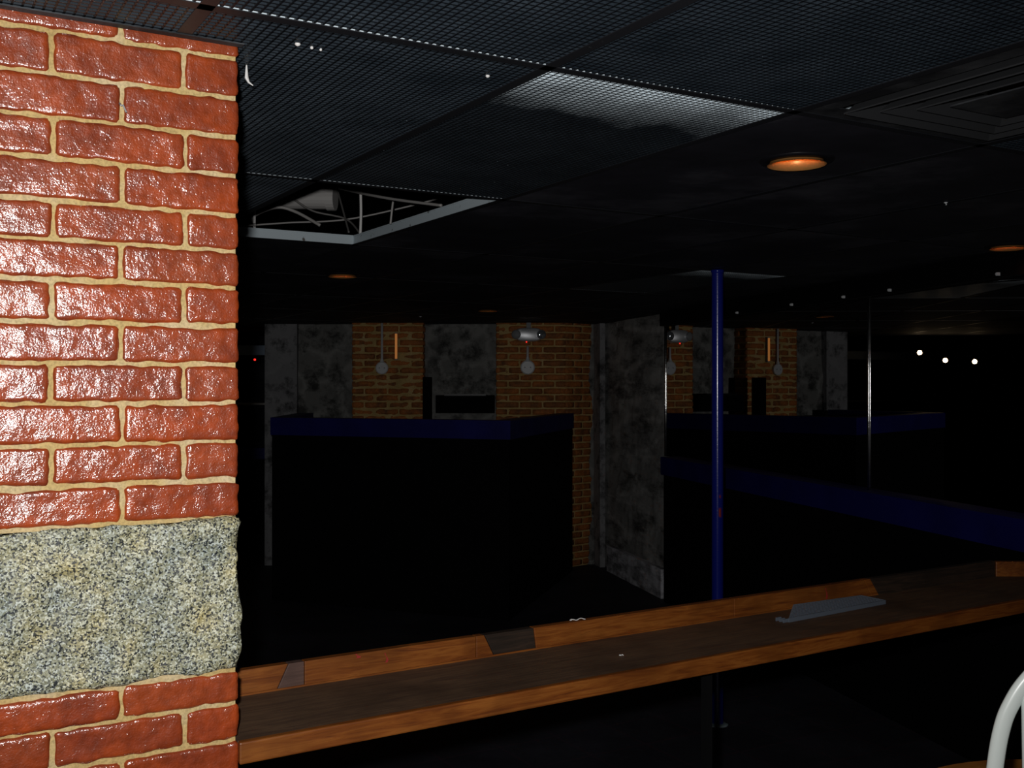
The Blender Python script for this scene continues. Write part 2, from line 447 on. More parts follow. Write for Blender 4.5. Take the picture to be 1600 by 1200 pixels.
# ---------------------------------------------------------------- ceiling
A0, DA, B0, DB = 1.617, 1.22, 1.023, 0.61
ceil = MB().abox(-6, 5.5, -1.2, 12.6, DECK, DECK + .1).build('ceiling', M['black']); tag(ceil, kind='structure')
PIL_A = (1.777, 2.39); PIL_B = (-.105, .508)
def inside(p): return NR.dot(p) < CW - .06 and p.y < 12.3 and p.x > -5.4 and p.y > -1.1
def clipline(p, d, t0, t1):
    ts = [t for t in [t0 + (t1 - t0) * k / 1200 for k in range(1201)] if inside(p + d * t)]
    return (ts[0], ts[-1]) if len(ts) > 20 else None
def grid_bar(fn, d, t0, t1, side):
    mb = MB(); o = fn(t0); L = (t1 - t0)
    mb.box(o - side * .012 - Z * .0015, d * L, side * .024, Z * .0015, 0)
    mb.box(o - side * .0012, d * L, side * .0024, Z * .038, 1)
    mb.box(o - side * .003 + Z * .032, d * L, side * .006, Z * .006, 1)
    mb.v = [(x, y, z + CEIL) for x, y, z in mb.v]
    return mb.build('grid_bar', [M['tbar'], M['tweb']], ceil)
for j in range(-10, 10):
    b = B0 + DB * j
    c = clipline(E(0, b), A, -3, 14)
    if not c: continue
    segs = [c]
    if PIL_B[0] < b < PIL_B[1]: segs = [(c[0], PIL_A[0] - .004), (PIL_A[1] + .004, c[1])]
    for t0, t1 in segs: grid_bar(lambda t: E(t, b), A, t0, t1, B)
for i in range(-2, 10):
    a = A0 + DA * i
    c = clipline(E(a, 0), B, -9, 9)
    if c: grid_bar(lambda t: E(a, t), B, c[0], c[1], A)

def eggcrate(wB, wA, hole=None, pitch=.01452):
    """open square-cell grille, local x along B, y along A, underside at z=0"""
    mb = MB(); T = .0032; H = .011
    def split(k0, k1, h0, h1): return [(k0, k1)] if h0 is None else [s for s in ((k0, h0), (h1, k1)) if s[1] - s[0] > .003]
    nB = round(wB / pitch); nA = round(wA / pitch)
    for i in range(nB + 1):
        x = i * wB / nB
        cut = hole and hole[0] < x < hole[1]
        for y0, y1 in split(0, wA, hole[2] if cut else None, hole[3] if cut else None):
            mb.abox(x - T / 2, x + T / 2, y0, y1, 0, H)
    for j in range(nA):
        y = j * wA / nA
        cut = hole and hole[2] < y < hole[3]
        for x0, x1 in split(0, wB, hole[0] if cut else None, hole[1] if cut else None):
            mb.abox(x0, x1, y - T / 2, y + T / 2, 0, H)
    return mb
def place(o, a, b, z=CEIL + .0002):
    o.matrix_world = Matrix.Translation(E(a, b, z)) @ Matrix.Rotation(YAW, 4, 'Z')
G = .006
wB, wA = DB - 2 * G, DA - 2 * G
DLIGHT = {}
for (x, d) in ((1245, 2.70), (535, 5.49), (762, 8.05), (1576, 4.36)):
    p = P(x, d); a, b = p.dot(A), p.dot(B)
    DLIGHT[(math.floor((a - A0) / DA), math.floor((b - B0) / DB))] = (a, b)
worn = {(0, 0), (2, 4)}  # panels with the paler near edge
crate = {(0, -3), (0, -2), (0, -1), (1, -2), (1, -1), (1, -3)} | {(i, j) for i in (-1, -2) for j in range(-5, 5)}
crate -= {(-1, 1)}
proto = {}
def panel_tile(hole=None, r=.082):
    mb = MB()
    if hole is None:
        mb.abox(0, wB, 0, wA, 0, .014)
    else:
        hx, hy = hole; n = 48; inner = []; outer = []
        cs = [math.atan2(y - hy, x - hx) % (2 * math.pi) for x in (0, wB) for y in (0, wA)]
        an = sorted([2 * math.pi * k / n for k in range(n)] + cs)
        for t in an:
            dx, dy = math.cos(t), math.sin(t); k = 1e9
            if dx > 1e-9: k = min(k, (wB - hx) / dx)
            if dx < -1e-9: k = min(k, -hx / dx)
            if dy > 1e-9: k = min(k, (wA - hy) / dy)
            if dy < -1e-9: k = min(k, -hy / dy)
            inner.append((hx + r * dx, hy + r * dy)); outer.append((hx + k * dx, hy + k * dy))
        L = len(an)
        vs = [(*p, z) for z in (0, .014) for ring in (inner, outer) for p in ring]
        fs = []
        for i in range(L):
            k = (i + 1) % L
            fs += [(i, k, L + k, L + i), (2 * L + i, 3 * L + i, 3 * L + k, 2 * L + k), (i, 2 * L + i, 2 * L + k, k), (L + i, L + k, 3 * L + k, 3 * L + i)]
        mb.add(vs, fs)
    return mb
for i in range(-2, 9):
    for j in range(-9, 10):
        a, b = A0 + DA * i, B0 + DB * j
        cc = E(a + DA / 2, b + DB / 2)
        if (i, j) in ((1, 0), (-1, 1)): continue
        if min(NR.dot(E(a + u_ * DA, b + v_ * DB)) for u_ in (0, 1) for v_ in (0, 1)) > CW - .03 or cc.y > 12.3: continue
        if cc.y < -.4 or (cc.x > 3.9) or cc.x < -5.2: continue
        pos = (a + G, b + G)
        hitp = not (a + DA < PIL_A[0] or a > PIL_A[1] or b + DB < PIL_B[0] or b > PIL_B[1])
        if (i, j) in DLIGHT:
            da, db = DLIGHT[(i, j)]
            o = panel_tile((db - pos[1], da - pos[0])).build('solid_panel', M['tile'], ceil, recalc=True)
        elif hitp:
            o = eggcrate(wB, wA, (PIL_B[0] - .006 - pos[1], PIL_B[1] + .006 - pos[1], PIL_A[0] - .006 - pos[0], PIL_A[1] + .006 - pos[0])).build('grille_panel', M['grille'], ceil)
        else:
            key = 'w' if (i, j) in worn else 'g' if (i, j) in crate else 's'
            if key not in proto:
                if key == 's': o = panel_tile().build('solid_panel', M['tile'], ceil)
                else: o = eggcrate(wB, wA).build('grille_panel', M['grille_pale_edge' if key == 'w' else 'grille'], ceil)
                proto[key] = o
            else:
                o = proto[key].copy(); COL.objects.link(o)
        place(o, *pos)

# ---------------------------------------------------------------- brick pillar
pc = E(PIL_A[0], PIL_B[1])
pillar = thing('brick_pillar', E((PIL_A[0] + PIL_A[1]) / 2, (PIL_B[0] + PIL_B[1]) / 2), 'glossy red brick pillar with a rough granite block, close by at the left', 'pillar')
low = [1.196 - .0592 * k for k in range(0, 21)]; low = sorted([z for z in low if z > .03] + [.002])
zs_up = [1.454, 1.517, 1.581, 1.646, 1.710, 1.774, 1.839, 1.901, 1.962, 2.027, 2.091, 2.157, 2.224, 2.289]
z = 2.289
while z + .065 < DECK: z += .065; zs_up.append(z)
zs_low = low[:-3] + [1.078, 1.140, 1.196]
zs_low = [v for v in zs_low if v < 1.03] + [1.014, 1.078, 1.140, 1.196]
zs_low = sorted(set(zs_low))
zs_low = [v for k, v in enumerate(zs_low) if k == 0 or v - zs_low[k - 1] > .03]
PW = PIL_B[1] - PIL_B[0]; PD = PIL_A[1] - PIL_A[0]
J1 = [.193, .191, .191, .194, .199, .194, .195, .185, .171]
def front_tab(r, odd):
    j = random.uniform(-.003, .003)
    return [0, .089 + j, .290 + j, .491 + j, PW] if odd else [0, .187 + j, .389 + j, PW]
def side_tab(r, odd):
    j = random.uniform(-.003, .003)
    return [0, .194 + j, .395 + j, PD] if odd else [0, .093 + j, .295 + j, .496 + j, PD]
fr = MB()
for zz, st in ((zs_up, 0), (zs_low, len(zs_low) % 2)):
    brick_face(fr, pc, -B, -A, PW, zz, .2, .095,   .0074, .03, .0045, .0017, .0028, start=st, table=front_tab)
fr.build('brickwork', M['brick'], pillar, smooth=True)
sd = MB()
for zz, st in ((zs_up, 0), (zs_low, len(zs_low) % 2)):
    brick_face(sd, pc + A * .034, A, B, PD - .034, zz, .2, .095, .0088, .03, .012, .002, .006, start=st, table=lambda r, odd: [c if c < .05 else min(c, PD - .034) for c in side_tab(r, odd)])
    brick_face(sd, pc - B * PW + A * .034, A, -B, PD - .034, zz, .2, .095, .0088, .03, .012, .002, .006, start=st, table=lambda r, odd: [c if c < .05 else min(c, PD - .034) for c in side_tab(r, odd)])
    brick_face(sd, pc + A * PD, -B, A, PW, zz, .2, .095, .0088, .02, .014, .002, .006, start=st, table=front_tab)
sd.build('brickwork', M['brick'], pillar, smooth=True)
mo = MB()
for z0, z1 in ((.0, 1.200), (1.450, DECK)):
    grid_face(mo, pc + A * .0036, -B, -A, .004, PW - .004, z0, z1, .007, .0016, 30)
    mo.box(pc + A * .012 - B * .007 + Z * z0, -B * (PW - .014), A * (PD - .02), Z * (z1 - z0))
mo.build('mortar', M['mortar'], pillar)
# granite block: rough split faces all round
gm = MB()
def rough_block(mb, o, ux, uy, uz, lx, ly, lz, res, amp):
    nx, ny, nz = int(lx / res), int(ly / res), int(lz / res); idx = {}; vs = []; fs = []
    ctr = o + ux * lx / 2 + uy * ly / 2 + uz * lz / 2
    def V(i, j, k):
        if (i, j, k) not in idx:
            p = o + ux * (lx * i / nx) + uy * (ly * j / ny) + uz * (lz * k / nz)
            d = Vector((0, 0, 0)); 
            if i == 0: d -= ux
            if i == nx: d += ux
            if j == 0: d -= uy
            if j == ny: d += uy
            if k == 0: d -= uz * .35
            if k == nz: d += uz * .35
            e = 0
            for t, n_ in ((i, nx), (j, ny), (k, nz)):
                e += t in (0, n_)
            h = amp * (noise.noise(p * 9) + .7 * noise.noise(p * 24 + Vector((3, 1, 4))) + .42 * noise.noise(p * 60) + .25 * noise.noise(p * 130))
            if e >= 2: h -= amp * (.5 + .5 * noise.noise(p * 30))
            idx[(i, j, k)] = len(vs); vs.append(p + d.normalized() * h)
        return idx[(i, j, k)]
    for i in range(nx):
        for k in range(nz):
            fs.append((V(i, 0, k), V(i + 1, 0, k), V(i + 1, 0, k + 1), V(i, 0, k + 1)))
            fs.append((V(i, ny, k), V(i, ny, k + 1), V(i + 1, ny, k + 1), V(i + 1, ny, k)))
    for j in range(ny):
        for k in range(nz):
            fs.append((V(0, j, k), V(0, j, k + 1), V(0, j + 1, k + 1), V(0, j + 1, k)))
            fs.append((V(nx, j, k), V(nx, j + 1, k), V(nx, j + 1, k + 1), V(nx, j, k + 1)))
    for i in range(nx):
        for j in range(ny):
            fs.append((V(i, j, 0), V(i, j + 1, 0), V(i + 1, j + 1, 0), V(i + 1, j, 0)))
            fs.append((V(i, j, nz), V(i + 1, j, nz), V(i + 1, j + 1, nz), V(i, j + 1, nz)))
    mb.add(vs, fs)
rough_block(gm, pc - B * PW - A * .004 + Z * 1.199, B, A, Z, PW + .002, PD + .006, .2535, .0075, .0075)
gr = gm.build('granite_block', M['granite'], pillar, smooth=True); gr['label'] = 'grey speckled granite block'
# small nail left in a joint, and the angle trim round the pillar head
nail = MB(); q0 = pc - B * .191 - A * .002 + Z * 2.124
nail.tube([q0, q0 - A * .012 - Z * .006], .0016, 6); nail.tube([q0 - A * .010 - Z * .004 + B * .003, q0 - A * .012 - Z * .016 + B * .008], .0013, 6)
nail.build('nail', M['grey_metal'], pillar)
tr = MB(); tr.box(pc - A * .022 + B * .004 + Z * (CEIL - .0035), -B * (PW + .01), A * .018, Z * .002)
tr.box(pc - A * .0065 + B * .004 + Z * (CEIL - .003), -B * (PW + .01), A * .002, Z * .022)
tr.build('angle_trim', M['dusty'], pillar)
# torn shred hanging by the pillar corner
sh = MB(); q0 = pc + B * .012 + A * .10 + Z * (CEIL - .004)
q0 = P(385, 1.90, CEIL - .0)
sh.tube([q0 + Z * .004, q0 - Z * .022, q0 + Vector((.004, 0, -.030)), q0 + Vector((.012, 0, -.036))], [.001, .0035, .002, .0008], 6)
tag(sh.build('paint_shred', M['paper']), 'pale shred of peeling paint hanging beside the pillar top', 'paint shred')
print('base done', len(bpy.data.objects))

# ---------------------------------------------------------------- ceiling fittings
for k, (key, (a, b)) in enumerate(DLIGHT.items()):
    c = E(a, b, CEIL)
    lab = ['nearest and largest recessed downlight with glowing copper reflector, above right of the blue pole',
           'recessed copper downlight in the black ceiling right of the brick pillar, beyond the open tile',
           'farthest recessed copper downlight, above the twin-head emergency light',
           'recessed copper downlight at the right edge of the ceiling near the mirrors'][k]
    t = thing('recessed_downlight', c, lab, 'ceiling light', 'recessed downlights in the black ceiling')
    MB().lathe(c, [(.066, .004), (.0725, -.004), (.074, -.007), (.090, -.004), (.094, .0), (.094, .0012), (.066, .004)], 40).build('trim_ring', M['black_metal'], t, True, recalc=True)
    MB().lathe(c, [(.0735, -.0125), (.072, -.013), (.062, .006), (.061, .03), (.058, .07), (.045, .11), (.030, .135)], 40).build('reflector', M['copper'], t, True)
    MB().lathe(c, [(.069, .0), (.069, .145), (.0, .150)], 32).build('housing', M['black_metal'], t, True)
    MB().lathe(c, [(0, .078), (.018, .082), (.026, .098), (.024, .115), (.014, .132), (.0, .136)], 20).build('bulb', M['bulb'], t, True)

# square air diffuser filling the near half of one cell
dc = E(A0 - .61 / 2, B0 + .61 + .305, CEIL)
t = thing('air_diffuser', dc, 'square black ceiling air diffuser with nested louvre frames, at the right edge', 'air vent')
def ring(mb, h, w_, z0, z1, m=0):
    o = dc.copy(); o.z = 0
    r = h; s = h - w_
    vs = []
    for hh, zz in ((r, z0), (s, z1), (s, z1 + .003), (r, z0 + .003)):
        for sx, sy in ((-1, -1), (1, -1), (1, 1), (-1, 1)):
            vs.append(o + B * (sx * hh) + A * (sy * hh) + Z * (CEIL + zz))
    fs = []
    for lv in range(4):
        for k in range(4):
            fs.append((lv * 4 + k, lv * 4 + (k + 1) % 4, ((lv + 1) % 4) * 4 + (k + 1) % 4, ((lv + 1) % 4) * 4 + k))
    mb.add(vs, fs, m)
mb = MB(); ring(mb, .297, .055, .001, .001); mb.build('frame', M['dusty'], t, recalc=True)
for h in (.235, .185, .135):
    mb = MB(); ring(mb, h, .040, -.012, .030); mb.build('louvre', M['louvre'], t, recalc=True)
mb = MB(); mb.box(dc - B * .09 - A * .09 - Z * .010, B * .18, A * .18, Z * .003); mb.build('centre_plate', M['dusty'], t)
mb = MB(); o_ = dc - B * .24 - A * .24 + Z * .05
mb.box(o_, B * .48, A * .004, Z * .14); mb.box(o_ + A * .476, B * .48, A * .004, Z * .14)
mb.box(o_, B * .004, A * .48, Z * .14); mb.box(o_ + B * .476, B * .004, A * .48, Z * .14)
mb.build('collar', M['duct'], t)
# blank filler panel in the rest of that cell
o = MB().abox(0, wB, 0, DA - .61 - .012, 0, .012).build('solid_panel', M['tile'], ceil); place(o, A0 - DA + G, B0 + DB + G)

# things above the open tile
mb = MB(); d0 = P(524, 4.55, EYE + .80)
dv = Vector((-1, .08, .02))
mb.tube([d0, d0 + dv * .035], .052, 20); mb.tube([d0 + dv * .03, d0 + dv * .9], .046, 20)
tag(mb.build('duct_pipe', M['duct'], smooth=False), 'pale round duct pipe seen up through the missing ceiling tile', 'pipe')
def wire(pts, r, matl, label, n=14):
    mb = MB(); pts = [Vector(p) for p in pts]; out = []
    for i in range(len(pts) - 1):
        p0 = pts[max(i - 1, 0)]; p1 = pts[i]; p2 = pts[i + 1]; p3 = pts[min(i + 2, len(pts) - 1)]
        for k in range(n):
            u = k / n
            out.append(.5 * ((2 * p1) + (p2 - p0) * u + (2 * p0 - 5 * p1 + 4 * p2 - p3) * u * u + (3 * p1 - p0 - 3 * p2 + p3) * u ** 3))
    out.append(pts[-1]); mb.tube(out, r, 7)
    return tag(mb.build('loose_cable' if 'cable' in label else 'hanger_wire', matl, smooth=True), label, 'cable' if 'cable' in label else 'wire')
M['cable'] = mat('grey_cable', (.30, .29, .28), .5)
M['cable_dark'] = mat('dark_cable', (.12, .115, .11), .5)
def Q(x, y, d): return Vector(((x - 800) / F * d, d, EYE + (HOR - y) / F * d))
wire([Q(378, 353, 4.5), Q(450, 348, 4.5), Q(540, 343, 4.5), Q(640, 322, 4.5), Q(720, 300, 4.55)], .0038, M['cable'], 'thin grey cable drooping across the whole missing tile opening')
wire([Q(398, 352, 4.22), Q(398, 337, 4.3), Q(432, 324, 4.3), Q(462, 331, 4.3), Q(500, 352, 4.25)], .0065, M['cable'], 'bent grey cable arching up just inside the missing tile opening')
wire([Q(460, 312, 4.4), Q(490, 330, 4.4), Q(540, 342, 4.4), Q(562, 364, 4.3)], .0042, M['cable_dark'], 'dark cable sagging from the duct pipe to the corner of the missing tile opening')
wire([Q(530, 294, 4.5), Q(570, 303, 4.2), Q(620, 312, 4.0), Q(690, 321, 3.8)], .0055, M['cable'], 'grey cable running rightwards from the duct pipe end')
wire([Q(528, 300, 4.5), Q(535, 325, 4.4), Q(545, 363, 4.25)], .004, M['cable_dark'], 'dark cable dropping steeply from the duct pipe end')
wire([Q(563, 366, 4.27), Q(564, 330, 4.27), Q(563, 285, 4.27)], .0055, M['paper'], 'white hanger wire rising at the far corner of the missing tile opening', 4)
wire([Q(397.5, 360, 4.23), Q(397.5, 338, 4.23), Q(398, 320, 4.23)], .0055, M['paper'], 'short white hanger wire rising behind the near rail of the missing tile opening', 4)
wire([Q(610, 350, 3.95), Q(612, 332, 3.95), Q(614, 315, 3.95)], .004, M['cable'], 'grey hanger wire rising behind the long rail of the missing tile opening', 4)
# small bits on the grille
for (x, y, s, lab) in ((465, 68, .0042, 'pale pink flake stuck to the ceiling grille near the pillar'), (487, 74, .0024, 'small white speck beside the pink flake on the ceiling grille'),
                       (501, 77, .002, 'tiny white speck right of its neighbour on the ceiling grille'), (762, 118, .0035, 'white paint blob on the ceiling grille close to the crossing of two bars')):
    d = .572 * F / (HOR - y); c = P(x, d, CEIL - .0015)
    mb = MB(); mb.lathe(c, [(0, .004), (s, .003), (s * 1.2, 0), (s * .7, -s * .5), (0, -s * .7)], 9)
    tag(mb.build('paint_fleck', M['paper'], smooth=True), lab, 'paint fleck', 'flecks on the ceiling grille')
for (x, y, lab) in ((1478, 315, 'small white ceiling hook right of the nearest downlight'), (657, 494, 'small white ceiling hook above the left brick column')):
    d = .572 * F / (HOR - y); c = P(x, d, CEIL - .0015); s = .0016 + .0007 * d
    mb = MB(); mb.lathe(c, [(0, 0), (s * 1.5, -.0005), (s * 1.5, -.003), (s * .5, -.0035), (s * .5, -.005)], 12)
    mb.tube([c + Vector((0, 0, -.004)), c + Vector((s * .6, 0, -.006)), c + Vector((s * .4, 0, -.009)), c + Vector((-s * .2, 0, -.008))], .0011, 7)
    tag(mb.build('ceiling_hook', M['white_plastic'], smooth=True), lab, 'hook', 'ceiling hooks')

# ---------------------------------------------------------------- rear brick columns
def column(name, foot, faces, label):
    t = thing(name, (sum(p[0] for p in foot) / len(foot), sum(p[1] for p in foot) / len(foot), 0), label, 'column')
    mb = MB(); zs = [.002 + .0635 * k for k in range(46)]
    zs = [v for v in zs if v < CEIL + .3]
    for (p0, p1, st) in faces:
        p0, p1 = Vector((*p0, 0)), Vector((*p1, 0)); u = (p1 - p0); L = u.length; u.normalize(); n = Vector((u.y, -u.x, 0))
        brick_face(mb, p0, u, n, L, zs, .215, .11, .013, .03, .03, .004, .006, start=st)
    mb.build('brickwork', M['old_brick'], t, smooth=True)
    ctr = Vector((sum(p[0] for p in foot) / len(foot), sum(p[1] for p in foot) / len(foot)))
    MB().prism([(Vector(p) + (ctr - Vector(p)).normalized() * .009)[:] for p in foot], 0, CEIL + .3).build('mortar', M['old_mortar'], t)
    return t
x0, x1 = (550 - 800) / F * 9.75, (662 - 800) / F * 9.75
column('brick_column', [(x0, 9.75), (x1, 9.75), (x1, 9.97), (x0, 9.97)], [((x0, 9.75), (x1, 9.75), 0), ((x1, 9.75), (x1, 9.95), 1), ((x0, 9.95), (x0, 9.75), 1)],
       'old brick column behind the black half wall, left one with the amber light strip')
x0, x1 = (775 - 800) / F * 9.75, (884 - 800) / F * 9.75
column('brick_column', [(x0, 9.75), (x1, 9.75), (.83, 10.03), (.83, 10.1), (x0, 10.1)], [((x0, 9.75), (x1, 9.75), 1), ((x1, 9.75), (.83, 10.03), 0), ((x0, 9.95), (x0, 9.75), 0)],
       'old brick column with angled return, behind the emergency light')

# junction boxes with conduit
def jbox(x, y, d, r, zt, label):
    c = Q(x, y, d); t = thing('round_junction_box', c, label, 'junction box', 'junction boxes on the brick columns')
    mb = MB(); mb.lathe(c, [(0, 0), (r * .85, 0), (r, .006), (r, .03), (0, .03)], 24, axis=(0, 1, 0)); mb.build('cover', M['white_plastic'], t)
    for sx in (-.4, .4): MB().lathe(c + Vector((sx * r, -.003, 0)), [(0, 0), (.006, .0), (.006, .004)], 8, axis=(0, 1, 0)).build('screw', M['grey_metal'], t)
    mb = MB(); p = c + Vector((0, .014, 0)); mb.tube([p + Z * (r * .8), p + Z * (r * 1.5), Vector((p.x, p.y, zt))], [.024, .0115, .0115], 10)
    mb.build('conduit', M['white_plastic'], t, True)
FACE = 9.75 - .034
jbox(596.5, 575, FACE, .058, CEIL - .004, 'round white junction box under a conduit on the left brick column')
jbox(824.5, 574, FACE, .066, EYE + .36, 'round white junction box below the emergency light on the right brick column')

# emergency light
c = Q(826, 523, 9.62)
t = thing('emergency_light', c, 'white twin-head emergency light high on the right brick column', 'emergency light')
mb = MB(); n = 24; vs = []
L, H_, D_ = .122, .062, .05
pts = []
for k in range(n):
    q_ = 2 * math.pi * k / n
    cx, cy = math.cos(q_), math.sin(q_)
    pts.append((math.copysign(abs(cx) ** .6, cx) * L, math.copysign(abs(cy) ** .6, cy) * H_))
for (sc_, y_) in ((.90, -D_), (.97, -D_ * .9), (1, -D_ * .6), (1, .06)):
    vs += [c + Vector((p[0] * sc_, y_, p[1] * sc_)) for p in pts]
fs = [tuple(range(n))] + [(l * n + k, (l + 1) * n + k, (l + 1) * n + (k + 1) % n, l * n + (k + 1) % n) for l in range(3) for k in range(n)] + [tuple(range(3 * n, 4 * n))[::-1]]
mb.add(vs, fs); mb.build('housing', M['lamp_body'], t, True, recalc=True)
for sx in (-1, 1):
    hc = c + Vector((sx * .112, -.045, 0)); ax = Vector((sx * .22, -.97, 0)).normalized()
    hd = MB().lathe(hc, [(.0, -.02), (.035, -.018), (.042, -.006), (.043, .010), (.040, .014)], 24, axis=ax).build('lamp_head', M['lamp_body'], t, True)
    MB().lathe(hc, [(.040, .010), (.034, .0165), (.022, .021), (.010, .0235), (0, .024)], 24, axis=ax).build('lens', M['glass_lamp'] if sx > 0 else M['grey_metal'], hd, True)
MB().lathe(c + Vector((-.02, -.03, -.068)), [(0, -.006), (.006, -.004), (.006, .006)], 10, axis=(0, 0, 1)).build('indicator', M['led'], t, True)
MB().abox(c.x - .02, c.x + .02, c.y - .012, c.y + .05, c.z + .055, CEIL - .004).build('bracket', M['grey_metal'], t)
# amber strip
c = Q(619, 541, FACE)
t = thing('light_strip', c, 'short upright amber light strip on the left brick column', 'light')
MB().abox(c.x - .012, c.x + .012, c.y, c.y + .03, c.z - .125, c.z + .125).build('backing', M['grey_metal'], t)
MB().abox(c.x - .011, c.x + .011, c.y - .012, c.y, c.z - .115, c.z + .115).build('diffuser', M['amber'], t, bevel=.004)

# black furniture in the recess, standing behind the half wall
t = thing('speaker_column', Vector(((667 - 800) / F * 9.5, 9.5, 0)), 'tall black speaker column standing beside the left brick column', 'speaker')
x0, x1 = (661 - 800) / F * 9.5, (674 - 800) / F * 9.5
MB().abox(x0, x1, 9.45, 9.58, .03, EYE + .075).build('cabinet', M['black'], t, bevel=.006)
MB().abox(x0 + .008, x1 - .008, 9.443, 9.452, .6, EYE + .06).build('front_grille', M['black'], t)
MB().abox(x0 - .03, x1 + .03, 9.42, 9.61, 0, .03).build('base', M['black'], t)
t = thing('display_screen', Vector(((727 - 800) / F * 9.7, 9.7, EYE - .17)), 'wide black screen panel in the stone recess between the brick columns', 'screen')
x0, x1 = (681 - 800) / F * 9.7, (773 - 800) / F * 9.7
MB().abox(x0, x1, 9.66, 9.70, EYE - .252, EYE - .09).build('screen', M['black'], t, bevel=.006)
MB().abox(x0 + .08, x1 - .08, 9.655, 9.69, EYE - .095, EYE - .078).build('top_rail', M['black_metal'], t)
MB().abox(x0 + .1, x1 - .1, 9.70, 9.925, EYE - .22, EYE - .14).build('wall_bracket', M['black_metal'], t)

# ---------------------------------------------------------------- half walls
def halfwall(name, path, h, thick, capH, over, label, inward):
    """path: list of floor points, left to right as seen; thickness goes away from the viewer"""
    t = thing(name, (path[0][0], path[0][1], 0), label, 'half wall')
    pts = [Vector((*p, 0)) for p in path]
    def offset(dist):
        out = []
        for i, p in enumerate(pts):
            ds = []
            if i > 0: ds.append((pts[i] - pts[i - 1]).normalized())
            if i < len(pts) - 1: ds.append((pts[i + 1] - pts[i]).normalized())
            ns = [Vector((-d.y, d.x, 0)) * inward for d in ds]
            nn = sum(ns, Vector((0, 0, 0))).normalized()
            out.append(p + nn * (dist / max(.3, nn.dot(ns[0]))))
        return out
    f0, f1 = offset(0), offset(thick); c0, c1 = offset(-over), offset(thick + over)
    mbp = MB(); mbc = MB()
    for i in range(len(pts) - 1):
        mbp.prism([f0[i][:2], f0[i + 1][:2], f1[i + 1][:2], f1[i][:2]], 0, h - capH + .004)
        mbc.prism([c0[i][:2], c0[i + 1][:2], c1[i + 1][:2], c1[i][:2]], h - capH, h)
    mbp.build('panel', M['panel'], t); mbc.build('cap', M['cap'], t)
    return t
halfwall('half_wall', [(-1.93, 9.66), (-1.87, 8.28), (-.02, 7.556), (.545, 9.58)], 1.424, .11, .135, .012, 'black half wall with blue cap enclosing the corner in front of the brick columns', 1)
p0 = onwall(1037, 3.13); p1 = onwall(1600, 3.13); pe = p0 + TR * 8.4
lw = thing('half_wall', p0, 'long low black half wall with blue cap below the mirrors on the right', 'half wall')
def wallbox(o, L, th, z0, z1, c_off=0):
    mb = MB(); mb.box(o + NR * c_off + Z * z0, TR * L, NR * th, Z * (z1 - z0)); return mb
wallbox(p0, 8.4, .075, 0, 1.0).build('panel', M['panel'], lw)
wallbox(p0 - TR * .02, 8.42, .09, .985, EYE - .555, -.018).build('cap', M['cap'], lw)
# mirrors with chrome edge strips
MT = SOFF + .004; MBm = EYE - .555
def mirror_panel(xa, xb, label, end=None):
    a_ = onwall(xa, 3.19); b_ = onwall(xb, 3.19) if end is None else end
    t = thing('wall_mirror', a_ + Z * MBm, label, 'mirror', 'wall mirrors over the low half wall')
    L = (b_ - a_).length
    wallbox(a_ + TR * .003, L - .006, .006, MBm, MT).build('glass', M['mirror'], t)
    mb = MB(); q_ = a_ - NR * .002
    mb.tube([q_ + Z * MBm, q_ + Z * (MBm + .4), q_ + Z * (MT - .4), q_ + Z * MT], .0085, 16); mb.build('edge_strip', M['chrome'], t, True)
    return t
mirror_panel(1040, 1358, 'wall mirror left of the bright chrome seam, over the low half wall')
mirror_panel(1358, 1600, 'wall mirror right of the bright chrome seam, over the low half wall', onwall(1358, 3.19) + TR * 4.2)
labs = ['just right of the blue pole', 'second from the blue pole', 'left of the chrome seam', 'right of the chrome seam', 'at the right edge of the frame']
for k, (x, y) in enumerate(((1150, 480), (1235, 480), (1316, 470), (1388, 461), (1557, 441))):
    q_ = onwall(x, 3.125); d = q_.y; q_.z = SOFF + .013
    t = MB().box(q_ - TR * .005 - Z * .007, TR * .010, NR * .016, Z * .014); t.lathe(q_ - NR * .001, [(0, -.004), (.004, -.003), (.004, .003)], 10, axis=NR)
    tag(t.build('mirror_clip', M['white_plastic']), 'small white mirror clip on the black soffit ' + labs[k], 'clip', 'clips along the top of the mirrors')

# ---------------------------------------------------------------- recess at the far left
lx = thing('half_wall', (-3.9, 10.6, 0), 'low black half wall with blue cap in the dark recess beside the brick pillar', 'half wall')
MB().abox(-5.3, -2.35, 10.6, 10.7, 0, .95).build('panel', M['panel'], lx)
MB().abox(-5.3, -2.34, 10.58, 10.72, .94, EYE - .625).build('cap', M['cap'], lx)
t = MB().abox(-4.6, -2.40, 10.6, 10.9, EYE + .30, EYE + .40).build('air_duct', M['duct_blue'], bevel=.008); tag(t, 'pale blue-grey duct under the ceiling in the left recess', 'duct')
MB().abox(-3.0, -2.96, 10.58, 10.62, EYE + .29, CEIL).build('hanger', M['grey_metal'], t)
t = MB().tube([(-4.6, 10.8, EYE - .19), (-2.36, 10.8, EYE - .19)], .012, 8).build('rail', M['duct']); tag(t, 'thin pale rail across the left recess', 'rail')
MB().abox(-4.62, -4.58, 10.78, 10.82, .0, EYE - .18).build('post', M['grey_metal'], t)
MB().abox(-2.40, -2.36, 10.78, 10.82, .0, EYE - .18).build('post', M['grey_metal'], t)
c = Q(398, 562, 11.4); t = MB().lathe(c, [(0, -.004), (.012, -.003), (.012, .012), (0, .012)], 12, axis=(0, 1, 0)).build('indicator_light', M['led']); tag(t, 'tiny red indicator light in the left recess', 'indicator light')
t2 = MB().abox(c.x - .05, c.x + .05, c.y + .008, c.y + .06, c.z - .04, c.z + .04).build('housing', M['black'], t); 
